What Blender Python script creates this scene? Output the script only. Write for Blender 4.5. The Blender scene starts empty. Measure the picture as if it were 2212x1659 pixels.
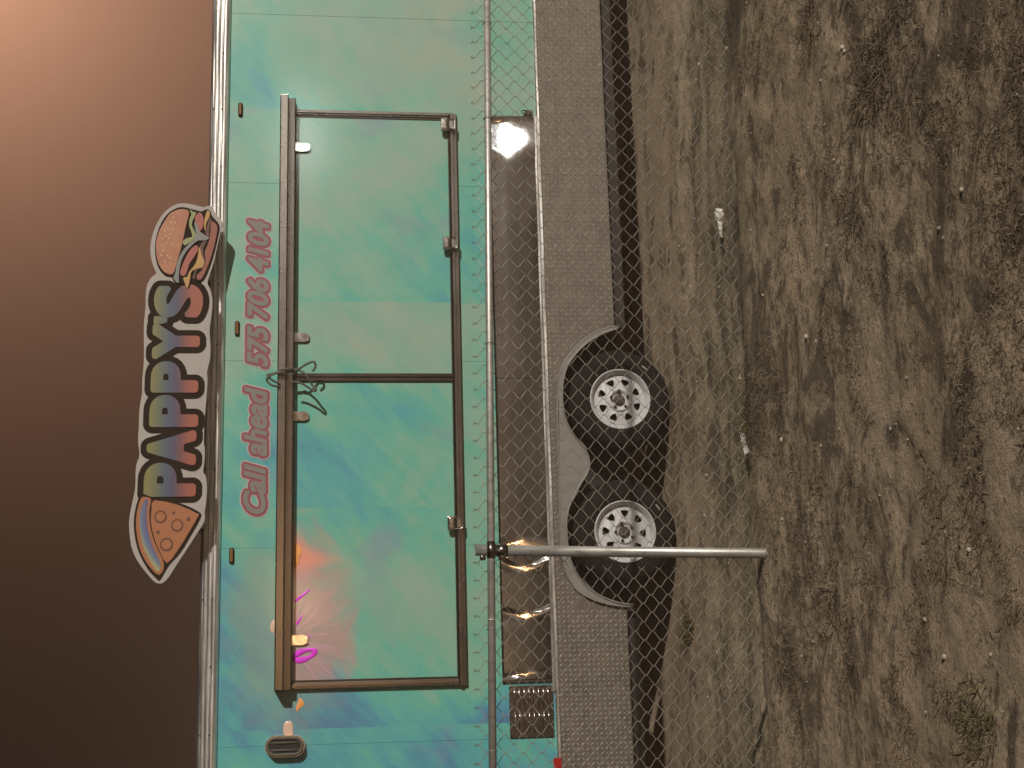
import bpy, bmesh, math, random
import numpy as np
from mathutils import Vector, Matrix
R = math.radians
random.seed(7); rng = np.random.default_rng(11)
sc = bpy.context.scene
col = sc.collection

# ------------------------------------------------------------------ camera
# The phone was held on its side: the picture's left edge points up.
PSI, TH = math.atan(.2304), math.atan(368/3000)          # turned right, tipped down
fwd = Vector((math.sin(PSI)*math.cos(TH), math.cos(PSI)*math.cos(TH), -math.sin(TH)))
rgt = Vector((math.cos(PSI), -math.sin(PSI), 0))
dwn = -rgt.cross(fwd)
cam_d = bpy.data.cameras.new('camera'); cam = bpy.data.objects.new('camera', cam_d); col.objects.link(cam)
m = Matrix((dwn, rgt, -fwd)).transposed().to_4x4()
m.translation = Vector((0, -8.92, 2.2))
cam.matrix_world = m
cam_d.sensor_fit = 'HORIZONTAL'; cam_d.sensor_width = 36; cam_d.lens = 36*3000/2212
cam_d.clip_start = .05; cam_d.clip_end = 2000
sc.camera = cam

# ------------------------------------------------------------------ night sky with town glow
w = bpy.data.worlds.new('World'); sc.world = w; w.use_nodes = True
nt = w.node_tree; N = nt.nodes; L = nt.links
bg = N['Background']
tc = N.new('ShaderNodeTexCoord')
GLOW = (fwd*3000 + dwn*(-190-1106) + rgt*(829.5+260)).normalized()   # a street lamp's glow, up and to the right of the trailer
dot = N.new('ShaderNodeVectorMath'); dot.operation = 'DOT_PRODUCT'
nrm = N.new('ShaderNodeVectorMath'); nrm.operation = 'NORMALIZE'
L.new(tc.outputs['Generated'], nrm.inputs[0]); L.new(nrm.outputs[0], dot.inputs[0]); dot.inputs[1].default_value = GLOW
def wmath(op, a, b=None):
    n = N.new('ShaderNodeMath'); n.operation = op
    for i, v in enumerate((a, b)):
        if v is None: continue
        if isinstance(v, (int, float)): n.inputs[i].default_value = v
        else: L.new(v, n.inputs[i])
    return n.outputs[0]
ang = wmath('ARCCOSINE', wmath('MINIMUM', dot.outputs['Value'], .99999))
glow = wmath('MULTIPLY', wmath('EXPONENT', wmath('MULTIPLY', ang, -1/R(7.4))), 1.26)
glow = wmath('ADD', glow, .003)
cm = N.new('ShaderNodeVectorMath'); cm.operation = 'SCALE'; cm.inputs[0].default_value = (1, .50, .305)
L.new(glow, cm.inputs['Scale']); L.new(cm.outputs[0], bg.inputs['Color'])
bg.inputs['Strength'].default_value = 1.0

# ------------------------------------------------------------------ main light: a far flood lamp, low, in front and to the right
sun_d = bpy.data.lights.new('flood_light', 'SUN'); sun_d.energy = 3.3; sun_d.angle = R(.7); sun_d.color = (1, .92, .82)
sun = bpy.data.objects.new('flood_light', sun_d); col.objects.link(sun)
SUN = Vector((-.80, 1, -.405)).normalized()
sun.rotation_euler = SUN.to_track_quat('-Z', 'Y').to_euler(); sun.location = (12, -16, 7)

sc.render.engine = 'CYCLES'
sc.view_settings.view_transform = 'Standard'; sc.view_settings.look = 'None'
sc.view_settings.exposure = 0; sc.view_settings.gamma = 1; sc.view_settings.use_curve_mapping = False

# ------------------------------------------------------------------ helpers
def link(o, parent=None):
    col.objects.link(o)
    if parent is not None: o.parent = parent
    return o
def root(name, loc, label, cat, group=None):
    o = bpy.data.objects.new(name, None); o.location = loc; o.empty_display_size = .2
    o['label'] = label; o['category'] = cat
    if group: o['group'] = group
    return link(o)
ORIG = {}
def mesh_obj(name, me, mat, parent=None, smooth=False):
    """meshes are written in world metres; a child is shifted back by its parent's base"""
    o = bpy.data.objects.new(name, me)
    if mat: me.materials.clear(); me.materials.append(mat)
    if smooth: me.polygons.foreach_set('use_smooth', [True]*len(me.polygons))
    link(o, parent)
    p = parent
    if p is not None and p.type == 'EMPTY': o.location = -p.location
    return o
def pyd(name, v, f, mat, parent=None, smooth=False):
    me = bpy.data.meshes.new(name); me.from_pydata([tuple(map(float, a)) for a in v], [], f); me.update()
    return mesh_obj(name, me, mat, parent, smooth)
def bm_obj(name, bm, mat, parent=None, smooth=False):
    bmesh.ops.recalc_face_normals(bm, faces=bm.faces)
    me = bpy.data.meshes.new(name); bm.to_mesh(me); bm.free()
    return mesh_obj(name, me, mat, parent, smooth)
def add_box(bm, x0, x1, y0, y1, z0, z1, bev=0, seg=2):
    b = bmesh.new(); bmesh.ops.create_cube(b, size=1)
    bmesh.ops.scale(b, vec=(x1-x0, y1-y0, z1-z0), verts=b.verts)
    bmesh.ops.translate(b, vec=((x0+x1)/2, (y0+y1)/2, (z0+z1)/2), verts=b.verts)
    if bev: bmesh.ops.bevel(b, geom=b.edges[:], offset=bev, segments=seg, affect='EDGES', profile=.5)
    t = bpy.data.meshes.new('t'); b.to_mesh(t); b.free(); bm.from_mesh(t); bpy.data.meshes.remove(t)
def box(name, x0, x1, y0, y1, z0, z1, mat, parent=None, bev=.003):
    bm = bmesh.new(); add_box(bm, x0, x1, y0, y1, z0, z1, bev); return bm_obj(name, bm, mat, parent)
def add_prism(bm, pts, y0, y1):
    """outline in (x,z), front at y0, back at y1"""
    a = [bm.verts.new((p[0], y0, p[1])) for p in pts]; b = [bm.verts.new((p[0], y1, p[1])) for p in pts]
    bm.faces.new(a); bm.faces.new(b[::-1]); n = len(pts)
    for i in range(n): bm.faces.new((a[i], b[i], b[(i+1) % n], a[(i+1) % n]))
def prism(name, pts, y0, y1, mat, parent=None):
    bm = bmesh.new(); add_prism(bm, pts, y0, y1); return bm_obj(name, bm, mat, parent)
def extrude_x(name, prof, x0, x1, mat, parent=None, smooth=False, cuts=1, wob=0):
    """profile in (y,z), run along x"""
    bm = bmesh.new(); rings = []
    for k in range(cuts+1):
        x = x0+(x1-x0)*k/cuts
        rings.append([bm.verts.new((x, p[0]+wob*math.sin(x*7.1+i), p[1])) for i, p in enumerate(prof)])
    n = len(prof)
    for a, b in zip(rings, rings[1:]):
        for i in range(n): bm.faces.new((a[i], a[(i+1) % n], b[(i+1) % n], b[i]))
    bm.faces.new(rings[0][::-1]); bm.faces.new(rings[-1])
    return bm_obj(name, bm, mat, parent, smooth)
def add_tube(bm, path, r, n=8, caps=True, closed=False):
    P = [Vector(p) for p in path]; rings = []; up = Vector((0, 0, 1)); prev = None
    m_ = len(P)
    for i, p in enumerate(P):
        if closed: t = P[(i+1) % m_]-P[i-1]
        else: t = P[min(i+1, m_-1)]-P[max(i-1, 0)]
        t.normalize()
        if prev is None:
            u = t.orthogonal().normalized()
        else:
            u = (prev-t*prev.dot(t)).normalized()
        prev = u; v = t.cross(u)
        rr = r[i] if isinstance(r, (list, tuple)) else r
        rings.append([bm.verts.new(p+(u*math.cos(2*math.pi*k/n)+v*math.sin(2*math.pi*k/n))*rr) for k in range(n)])
    prs = list(zip(rings, rings[1:]))
    if closed: prs.append((rings[-1], rings[0]))
    for a, b in prs:
        for k in range(n): bm.faces.new((a[k], a[(k+1) % n], b[(k+1) % n], b[k]))
    if caps and not closed: bm.faces.new(rings[0][::-1]); bm.faces.new(rings[-1])
def tube(name, path, r, mat, parent=None, n=8, closed=False):
    bm = bmesh.new(); add_tube(bm, path, r, n, closed=closed); return bm_obj(name, bm, mat, parent, True)
def lathe_y(name, prof, cx, cz, mat, parent=None, n=48, smooth=True):
    """profile (radius, y) turned about an axis along y"""
    bm = bmesh.new(); rings = []
    for r, y in prof:
        rings.append([bm.verts.new((cx+r*math.cos(2*math.pi*k/n), y, cz+r*math.sin(2*math.pi*k/n))) for k in range(n)])
    for a, b in zip(rings, rings[1:]):
        for k in range(n): bm.faces.new((a[k], a[(k+1) % n], b[(k+1) % n], b[k]))
    return bm_obj(name, bm, mat, parent, smooth)
def smooth_loop(pts, k=4):
    out = []; n = len(pts)
    for i in range(n):
        p0, p1, p2, p3 = [np.array(pts[(i+j) % n], float) for j in (-1, 0, 1, 2)]
        for s in range(k):
            t = s/k
            out.append(tuple(.5*((2*p1)+(-p0+p2)*t+(2*p0-5*p1+4*p2-p3)*t*t+(-p0+3*p1-3*p2+p3)*t**3)))
    return out
def smooth_path(pts, k=5):
    P = [np.array(p, float) for p in pts]; P = [2*P[0]-P[1]]+P+[2*P[-1]-P[-2]]; out = []
    for i in range(1, len(P)-2):
        p0, p1, p2, p3 = P[i-1:i+3]
        for s in range(k):
            t = s/k
            out.append(tuple(.5*((2*p1)+(-p0+p2)*t+(2*p0-5*p1+4*p2-p3)*t*t+(-p0+3*p1-3*p2+p3)*t**3)))
    out.append(tuple(P[-2])); return out
# value noise for the terrain
def vnoise(x, y, seed):
    x = np.asarray(x, float); y = np.asarray(y, float)
    g = np.random.default_rng(seed).random((256, 256))
    xi = np.floor(x).astype(int); yi = np.floor(y).astype(int); fx = x-xi; fy = y-yi
    fx = fx*fx*(3-2*fx); fy = fy*fy*(3-2*fy)
    a = g[xi & 255, yi & 255]; b = g[(xi+1) & 255, yi & 255]; c = g[xi & 255, (yi+1) & 255]; d = g[(xi+1) & 255, (yi+1) & 255]
    return (a*(1-fx)+b*fx)*(1-fy)+(c*(1-fx)+d*fx)*fy
def fbm(x, y, seed, oct=4, gain=.5):
    s = 0; a = 1; t = 0
    for o in range(oct): s = s+a*vnoise(x*2**o+o*17.3, y*2**o+o*9.1, seed+o); t += a; a *= gain
    return s/t
def sstep(a, b, x):
    t = np.clip((x-a)/(b-a), 0, 1); return t*t*(3-2*t)

# ------------------------------------------------------------------ materials
class M:
    def __init__(s, name):
        s.m = bpy.data.materials.new(name); s.m.use_nodes = True; s.t = s.m.node_tree; s.n = s.t.nodes; s.l = s.t.links
        s.b = s.n['Principled BSDF']
        s.co = s.n.new('ShaderNodeTexCoord').outputs['Object']
    def node(s, t, **k):
        n = s.n.new(t)
        for a, v in k.items(): setattr(n, a, v)
        return n
    def put(s, sock, v):
        if isinstance(v, bpy.types.NodeSocket): s.l.new(v, sock)
        elif isinstance(v, (tuple, list)) and sock.type == 'RGBA' and len(v) == 3: sock.default_value = (*v, 1)
        else: sock.default_value = v
    def set(s, **k):
        for a, v in k.items(): s.put(s.b.inputs[a.replace('_', ' ')], v)
        return s
    def math(s, op, a, b=0., c=None, clamp=False):
        n = s.node('ShaderNodeMath', operation=op, use_clamp=clamp); s.put(n.inputs[0], a); s.put(n.inputs[1], b)
        if c is not None: s.put(n.inputs[2], c)
        return n.outputs[0]
    def map(s, scale=(1, 1, 1), rot=(0, 0, 0), loc=(0, 0, 0), co=None):
        n = s.node('ShaderNodeMapping'); s.put(n.inputs[0], co or s.co); n.inputs['Scale'].default_value = scale
        n.inputs['Rotation'].default_value = rot; n.inputs['Location'].default_value = loc; return n.outputs[0]
    def noise(s, scale, co=None, detail=4, rough=.55, dist=0.):
        n = s.node('ShaderNodeTexNoise'); s.put(n.inputs['Vector'], co or s.co); n.inputs['Scale'].default_value = scale
        n.inputs['Detail'].default_value = detail; n.inputs['Roughness'].default_value = rough; n.inputs['Distortion'].default_value = dist
        return n.outputs['Fac']
    def ramp(s, f, stops, mode='LINEAR'):
        n = s.node('ShaderNodeValToRGB'); n.color_ramp.interpolation = mode; e = n.color_ramp.elements
        while len(e) < len(stops): e.new(.5)
        for q, (p, c) in zip(e, stops):
            q.position = p; q.color = (*c, 1) if len(c) == 3 else c
        s.put(n.inputs[0], f); return n.outputs[0]
    def mix(s, f, a, b, mode='MIX'):
        n = s.node('ShaderNodeMix', data_type='RGBA', blend_type=mode); s.put(n.inputs[0], f); s.put(n.inputs[6], a); s.put(n.inputs[7], b); return n.outputs[2]
    def rng(s, f, a, b, c=0., d=1.):
        n = s.node('ShaderNodeMapRange'); s.put(n.inputs[0], f)
        for i, v in enumerate((a, b, c, d)): n.inputs[i+1].default_value = v
        return n.outputs[0]
    def xyz(s, co=None):
        n = s.node('ShaderNodeSeparateXYZ'); s.put(n.inputs[0], co or s.co); return n.outputs
    def bump(s, h, strength=.3, dist=.01, prev=None):
        n = s.node('ShaderNodeBump'); s.put(n.inputs['Height'], h); n.inputs['Strength'].default_value = strength; n.inputs['Distance'].default_value = dist
        if prev: s.put(n.inputs['Normal'], prev)
        s.put(s.b.inputs['Normal'], n.outputs[0]); return n.outputs[0]

def metal(name, base, rough, var=.08, scale=6, stretch=(1, 1, 1), metallic=1., bumpd=0., dirt=None):
    q = M(name); co = q.map(scale=stretch); f = q.noise(scale, co, 5, .6)
    c = q.mix(q.rng(f, .35, .7), tuple(v*.86 for v in base), tuple(min(1, v*1.06) for v in base))
    if dirt: c = q.mix(q.rng(q.noise(scale*2.3, co, 6, .7), .52, .72, 0, .7), c, dirt)
    q.set(Base_Color=c, Metallic=metallic, Roughness=q.rng(f, .3, .7, rough-var, rough+var))
    if bumpd: q.bump(q.noise(scale*5, co, 4), .5, bumpd)
    return q.m
def plain(name, base, rough=.6, var=.15, scale=20, metallic=0., spec=.4):
    q = M(name); f = q.noise(scale, None, 4, .6)
    q.set(Base_Color=q.mix(f, tuple(v*(1-var) for v in base), tuple(v*(1+var) for v in base)), Roughness=rough, Metallic=metallic)
    q.b.inputs['Specular IOR Level'].default_value = spec; return q.m

def wrap_material(name, caustic=False, smudge=True):
    """iridescent cloud print: 54-inch strips, each printed with another stretch of the pattern"""
    q = M(name); X, Y, Z = q.xyz()
    strip = q.math('FLOOR', q.math('DIVIDE', q.math('SUBTRACT', X, 1.24), 1.37))
    off = q.math('MULTIPLY', strip, 5.37)
    cv = q.node('ShaderNodeCombineXYZ'); q.put(cv.inputs[0], q.math('ADD', X, off)); q.put(cv.inputs[1], off); q.put(cv.inputs[2], Z)
    co = cv.outputs[0]
    big = q.noise(.95, q.map(scale=(1.1, 1, .75), co=q.map(rot=(0, R(28), 0), co=co)), 3, .5, .9)
    mid = q.noise(3.2, q.map(scale=(.7, 1, 1.6), co=q.map(rot=(0, R(38), 0), co=co)), 4, .6, .5)
    st = q.math('SUBTRACT', q.noise(6, q.map(scale=(.42, 1, 2.4), co=q.map(rot=(0, R(44), 0), co=co)), 6, .72, .35), .25)
    lean = q.rng(X, -.6, 4.8, -.02, .12)
    f = q.math('ADD', q.math('ADD', q.math('MULTIPLY', big, .70), q.math('MULTIPLY', mid, .20)), q.math('MULTIPLY', st, .26))
    f = q.math('ADD', f, lean)
    c = q.ramp(f, [(.34, (.075, .20, .36)), (.41, (.075, .28, .39)), (.47, (.085, .38, .39)), (.54, (.12, .435, .345)), (.60, (.19, .44, .325)), (.68, (.25, .425, .335)), (.80, (.33, .415, .32))])
    # patches of lilac in the print
    lil = q.rng(q.noise(1.7, q.map(loc=(9, 3, 4), co=co), 3, .5, .6), .60, .72, 0, .55)
    c = q.mix(lil, c, (.22, .28, .38))
    if caustic or smudge:
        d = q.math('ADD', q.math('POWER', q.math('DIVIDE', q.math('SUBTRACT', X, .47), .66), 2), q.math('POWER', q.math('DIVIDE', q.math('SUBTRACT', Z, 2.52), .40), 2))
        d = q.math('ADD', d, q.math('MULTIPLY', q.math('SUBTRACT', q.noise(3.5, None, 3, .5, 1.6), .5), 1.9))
        c = q.mix(q.rng(d, .35, 1.25, .88 if caustic else .45, 0), c, (.46, .27, .255) if caustic else (.27, .26, .22))  # flap: pink lamp caustic painted into the colour; wall: grey smudge
    if caustic:  # fan of caustic rays painted into the flap colour
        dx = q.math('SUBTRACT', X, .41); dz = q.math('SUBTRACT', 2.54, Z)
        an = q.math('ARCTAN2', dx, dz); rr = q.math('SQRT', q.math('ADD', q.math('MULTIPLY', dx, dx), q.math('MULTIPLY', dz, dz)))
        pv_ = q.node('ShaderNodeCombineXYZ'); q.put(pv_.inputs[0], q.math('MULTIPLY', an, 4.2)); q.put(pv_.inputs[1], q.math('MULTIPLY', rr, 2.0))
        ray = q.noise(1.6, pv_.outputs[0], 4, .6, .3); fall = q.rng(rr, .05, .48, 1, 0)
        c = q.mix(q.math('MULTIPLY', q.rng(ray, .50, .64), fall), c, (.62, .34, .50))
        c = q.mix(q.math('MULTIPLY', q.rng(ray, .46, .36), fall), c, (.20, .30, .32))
        # salmon flare of reflected lamp light, painted in with a tail
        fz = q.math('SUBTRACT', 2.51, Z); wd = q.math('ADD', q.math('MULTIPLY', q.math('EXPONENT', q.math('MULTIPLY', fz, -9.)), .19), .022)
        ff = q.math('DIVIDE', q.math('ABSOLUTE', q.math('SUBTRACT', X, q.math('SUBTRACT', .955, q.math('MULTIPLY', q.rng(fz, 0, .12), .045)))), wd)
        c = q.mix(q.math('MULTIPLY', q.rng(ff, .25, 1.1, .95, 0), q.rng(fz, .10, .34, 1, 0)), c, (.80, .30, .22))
    fine = q.noise(60, None, 3, .7)
    c = q.mix(q.rng(fine, .3, .75, 0, .14), c, (.08, .22, .22), 'MIX')
    q.set(Base_Color=c, Roughness=q.rng(mid, .3, .7, .30, .46), Coat_Weight=.28, Coat_Roughness=.12)
    h = q.noise(2.1, None, 3, .5)
    nb = q.bump(h, .35, .012)
    q.bump(q.noise(22, q.map(scale=(1, 1, .25)), 3, .6), .25, .0015, nb)
    return q.m
MAT = {}
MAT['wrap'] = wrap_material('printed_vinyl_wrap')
MAT['door_wrap'] = wrap_material('printed_vinyl_door', caustic=True)
MAT['alu'] = metal('brushed_aluminium', (.74, .72, .69), .42, .05, 5, (1, 3, 6))
MAT['trim'] = metal('bright_trim', (.86, .85, .83), .38, .04, 3, (1, 3, 3))
MAT['frame'] = metal('mill_frame', (.25, .225, .20), .27, .03, 3)
MAT['steel'] = metal('polished_steel', (.60, .585, .565), .12, .025, 2, (1, 1, 6))
MAT['chrome'] = metal('chrome', (.70, .67, .62), .20, .05, 30)
MAT['dark_frame'] = metal('dark_seal', (.10, .085, .072), .30, .04, 4)
MAT['plate'] = metal('tread_plate', (.178, .153, .125), .46, .06, 5, (1, 1, 2), metallic=.5, dirt=(.135, .115, .095))
MAT['tread'] = metal('tread_bars', (.74, .72, .68), .30, .05, 30, metallic=.6)
MAT['fender'] = metal('fender_sheet', (.25, .24, .22), .5, .06, 4, metallic=.3, dirt=(.21, .19, .165))
MAT['galv'] = metal('galvanised_pipe', (.52, .51, .475), .45, .1, 26, (1, 1, .35), metallic=.6, bumpd=.0008, dirt=(.20, .185, .16))
MAT['wire'] = metal('galvanised_wire', (.29, .265, .23), .5, .08, 40, metallic=.5)
MAT['rim'] = plain('silver_wheel_paint', (.54, .54, .555), .5, .15, 18, .1, .5)
MAT['rubber'] = plain('tyre_rubber', (.014, .012, .0105), .85, .25, 25, 0., .15)
MAT['black'] = plain('black_paint', (.012, .011, .01), .55, .2)
MAT['under'] = plain('undercoat', (.028, .023, .019), .75, .3)
MAT['hole'] = plain('hub_bore', (.06, .045, .035), .7, .3)
MAT['amber'] = plain('amber_lens', (.20, .095, .03), .25, .1)
MAT['red'] = plain('red_reflector', (.36, .012, .012), .3, .15)
MAT['signwhite'] = plain('sign_board', (.38, .35, .325), .55, .06)
MAT['signblack'] = plain('sign_black', (.020, .014, .010), .75, .1, 20, 0., .1)
MAT['lgrey'] = plain('letter_grey', (.20, .19, .175), .5, .08)
MAT['lred'] = plain('letter_red', (.255, .058, .075), .5, .1)
MAT['lwhite'] = plain('letter_white', (.40, .365, .37), .5, .05)
MAT['roof'] = plain('roof_sheet', (.5, .5, .48), .5)
MAT['cable'] = plain('grey_cable', (.10, .095, .075), .6, .2)
MAT['paper'] = plain('paper', (.80, .77, .70), .8, .12, 40)
MAT['pebble'] = plain('pale_stone', (.50, .44, .36), .8, .3, 8)
def lettergrad():
    q = M('letter_rainbow'); X, Y, Z = q.xyz()
    c = q.ramp(q.rng(Z, 3.09, 3.39), [(0, (.30, .085, .04)), (.20, (.29, .075, .045)), (.38, (.14, .052, .06)), (.50, (.065, .055, .105)), (.66, (.06, .085, .13)), (.83, (.115, .135, .08)), (1, (.19, .175, .055))])
    q.set(Base_Color=c, Roughness=.5); return q.m
MAT['letters'] = lettergrad()
def bunmat():
    q = M('bun_print'); X, Y, Z = q.xyz(); f = q.noise(9, None, 3)
    q.set(Base_Color=q.mix(q.rng(f, .35, .68), (.36, .125, .06), (.44, .19, .085)), Roughness=.5); return q.m
MAT['bun'] = bunmat()
MAT['bunlow'] = plain('bottom_bun_print', (.27, .085, .05), .5, .1)
MAT['lettuce'] = plain('lettuce_print', (.27, .29, .12), .5, .2, 30)
MAT['lettuce2'] = plain('lettuce_shade_print', (.20, .21, .20), .5, .15, 30)
MAT['tomato'] = plain('tomato_print', (.36, .10, .08), .5, .15, 30)
MAT['cheese'] = plain('cheese_print', (.46, .27, .085), .5, .1, 30)
MAT['patty'] = plain('patty_print', (.13, .06, .05), .6, .25, 30)
MAT['seed'] = plain('seed_print', (.55, .42, .26), .5, .05)
MAT['slice'] = plain('pizza_print', (.36, .135, .055), .5, .08, 15)
MAT['ring'] = plain('pepperoni_line_print', (.13, .045, .025), .5, .08)
def crustmat():
    q = M('crust_rainbow_print')
    n = q.node('ShaderNodeVectorMath', operation='DISTANCE'); q.put(n.inputs[0], q.map(scale=(1, 0, 1))); n.inputs[1].default_value = (1.195, 0, 2.955)
    c = q.ramp(q.rng(n.outputs['Value'], .40, .53), [(0, (.20, .08, .13)), (.3, (.10, .085, .20)), (.55, (.11, .16, .26)), (.8, (.34, .34, .14)), (1, (.42, .24, .10))])
    q.set(Base_Color=c, Roughness=.5); return q.m
MAT['crust'] = crustmat()
def soil():
    q = M('sandy_soil'); Xs, Ys, Zs = q.xyz()
    a = q.noise(1.3, None, 5, .6, .4); g = q.noise(80, None, 4, .7); broad = q.noise(.8, q.map(loc=(5, 2, 0)), 3, .5)
    c = q.ramp(a, [(.32, (.42, .315, .215)), (.5, (.52, .40, .28)), (.68, (.60, .47, .335))])
    c = q.mix(q.rng(q.noise(11, None, 4, .7), .42, .66, 0, .45), c, (.30, .235, .17))
    lean = q.math('ADD', q.math('MULTIPLY', q.math('SUBTRACT', broad, .5), .36), q.rng(Ys, -2.9, -2.3, 0, -.022))
    m1 = q.math('ADD', q.noise(3.7, q.map(scale=(.75, 1.1, 1)), 7, .70, .8), lean)
    m2 = q.math('ADD', q.noise(17, q.map(scale=(.8, 1.1, 1), loc=(3, 1, 0)), 6, .75, .5), lean)
    mats = q.math('MAXIMUM', q.rng(m1, .50, .59, 0, .92), q.rng(m2, .55, .62, 0, .85))          # mats of dead plant litter
    dark = q.mix(q.noise(38, None, 4, .7), (.065, .048, .034), (.22, .17, .12))
    c = q.mix(mats, c, dark)
    band = q.math('MULTIPLY', q.rng(Ys, -2.95, -2.80), q.rng(Ys, -2.10, -2.45))                   # damp leaf mould caught along the fence
    c = q.mix(q.math('MULTIPLY', band, q.rng(q.noise(1.5, q.map(loc=(2, 1, 0)), 4, .55), .44, .56, 0, .8)), c, (.085, .065, .05))
    c = q.mix(q.rng(g, .58, .72, 0, .55), c, (.70, .59, .46))                # grit
    c = q.mix(q.rng(q.noise(55, None, 3, .7), .57, .66, 0, .6), c, (.13, .098, .068))
    q.set(Base_Color=c, Roughness=.95); q.b.inputs['Specular IOR Level'].default_value = .15
    nb = q.bump(q.noise(34, None, 6, .75), .9, .018); nb = q.bump(mats, .5, .008, nb); q.bump(g, .6, .004, nb); return q.m
MAT['soil'] = soil()
def straw(name, a, b):
    q = M(name); oi = q.node('ShaderNodeObjectInfo'); f = q.noise(14, None, 2)
    q.set(Base_Color=q.mix(q.rng(f, .35, .65), a, b), Roughness=.8); q.b.inputs['Specular IOR Level'].default_value = .2; return q.m
MAT['straw'] = straw('dead_grass', (.10, .076, .052), (.27, .21, .145))
MAT['weed'] = straw('weed_leaf', (.10, .086, .038), (.18, .15, .075))

# ------------------------------------------------------------------ measured outlines (x, z in metres on the trailer side)
BOARD = [(3.229,3.041),(3.252,3.069),(3.241,3.108),(3.256,3.164),(3.265,3.22),(3.261,3.275),(3.229,3.33),(3.177,3.375),(3.1,3.413),(3.024,3.434),(2.948,3.441),(2.881,3.433),(2.814,3.412),(2.781,3.399),(2.756,3.426),(2.706,3.452),(2.639,3.461),(2.557,3.459),(2.434,3.466),(2.328,3.463),(2.19,3.459),(2.061,3.465),(1.989,3.463),(1.881,3.476),(1.774,3.477),(1.668,3.478),(1.579,3.467),(1.509,3.486),(1.386,3.486),(1.325,3.493),(1.247,3.507),(1.161,3.517),(1.066,3.509),(0.98,3.49),(0.903,3.45),(0.834,3.397),(0.787,3.354),(0.774,3.329),(0.777,3.3),(0.815,3.263),(0.882,3.223),(0.984,3.159),(1.078,3.102),(1.156,3.057),(1.216,3.056),(1.286,3.047),(1.382,3.045),(1.444,3.055),(1.475,3.07),(1.541,3.064),(1.621,3.063),(1.666,3.07),(1.791,3.069),(1.899,3.063),(1.989,3.058),(2.077,3.056),(2.126,3.059),(2.207,3.043),(2.272,3.041),(2.346,3.046),(2.403,3.05),(2.519,3.038),(2.601,3.036),(2.668,3.049),(2.718,3.069),(2.768,3.059),(2.86,3.033),(2.97,3.012),(3.064,2.994),(3.123,2.983),(3.157,2.991),(3.191,3.024)]
BURGER_BLACK = [(3.227,3.197),(3.216,3.155),(3.208,3.119),(3.223,3.084),(3.216,3.064),(3.182,3.051),(3.132,3.011),(3.106,3.001),(3.047,3.009),(2.953,3.027),(2.852,3.053),(2.768,3.082),(2.73,3.109),(2.725,3.144),(2.742,3.168),(2.679,3.186),(2.708,3.214),(2.708,3.249),(2.724,3.285),(2.757,3.297),(2.769,3.341),(2.811,3.381),(2.873,3.402),(2.948,3.41),(3.033,3.403),(3.126,3.374),(3.195,3.329),(3.23,3.274),(3.235,3.235)]
BUN_TOP = [(3.215,3.211),(3.197,3.198),(3.154,3.205),(3.086,3.219),(3.001,3.233),(2.917,3.251),(2.833,3.272),(2.782,3.286),(2.77,3.309),(2.79,3.349),(2.84,3.382),(2.907,3.399),(2.982,3.403),(3.058,3.388),(3.126,3.358),(3.186,3.321),(3.214,3.274),(3.22,3.239)]
LETTUCE = [(3.218,3.193),(3.202,3.175),(3.193,3.151),(3.155,3.166),(3.112,3.177),(3.07,3.16),(3.036,3.151),(3.002,3.174),(2.976,3.205),(2.968,3.22),(2.993,3.233),(3.018,3.206),(3.027,3.175),(3.061,3.179),(3.103,3.194),(3.154,3.192),(3.18,3.182)]
LETTUCE_LOW = [(3.129,3.161),(3.104,3.137),(3.07,3.128),(3.045,3.096),(3.02,3.064),(3.003,3.095),(3.002,3.135),(2.96,3.181),(2.909,3.219),(2.85,3.241),(2.783,3.251),(2.712,3.253),(2.741,3.285),(2.782,3.275),(2.849,3.265),(2.925,3.235),(2.985,3.189),(3.036,3.151)]
TOMATO = [(3.198,3.131),(3.173,3.107),(3.13,3.102),(3.088,3.109),(3.07,3.128),(3.104,3.137),(3.129,3.153),(3.163,3.158)]
TOMATO_LOW = [(2.969,3.142),(2.943,3.133),(2.893,3.156),(2.842,3.186),(2.792,3.2),(2.762,3.215),(2.766,3.239),(2.791,3.243),(2.85,3.225),(2.917,3.196),(2.96,3.165)]
CHEESE = [(3.212,3.08),(3.203,3.064),(3.165,3.067),(3.122,3.086),(3.071,3.089),(3.105,3.099),(3.156,3.095)]
CHEESE_LOW = [(2.96,3.126),(2.902,3.109),(2.86,3.092),(2.822,3.103),(2.809,3.146),(2.788,3.173),(2.742,3.18),(2.679,3.194),(2.716,3.214),(2.75,3.223),(2.754,3.2),(2.792,3.185),(2.834,3.154),(2.884,3.136)]
PATTY = [(3.165,3.061),(3.139,3.055),(3.08,3.065),(3.02,3.068),(2.986,3.087),(2.935,3.102),(2.86,3.088),(2.818,3.099),(2.801,3.138),(2.742,3.152),(2.75,3.164),(2.792,3.153),(2.8,3.169),(2.834,3.139),(2.86,3.108),(2.918,3.125),(2.977,3.118),(3.02,3.08),(3.062,3.089),(3.114,3.078)]
BUN_LOW = [(3.139,3.051),(3.114,3.018),(3.072,3.014),(2.97,3.031),(2.869,3.057),(2.784,3.087),(2.742,3.109),(2.738,3.133),(2.767,3.137),(2.801,3.107),(2.86,3.084),(2.927,3.09),(2.995,3.067),(3.071,3.057)]
PIZZA_BLACK = [(1.334,3.438),(1.307,3.37),(1.275,3.217),(1.217,3.092),(1.182,3.083),(1.079,3.136),(0.968,3.2),(0.887,3.27),(0.803,3.317),(0.808,3.342),(0.877,3.403),(0.989,3.459),(1.126,3.486),(1.23,3.481),(1.316,3.459)]
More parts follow.
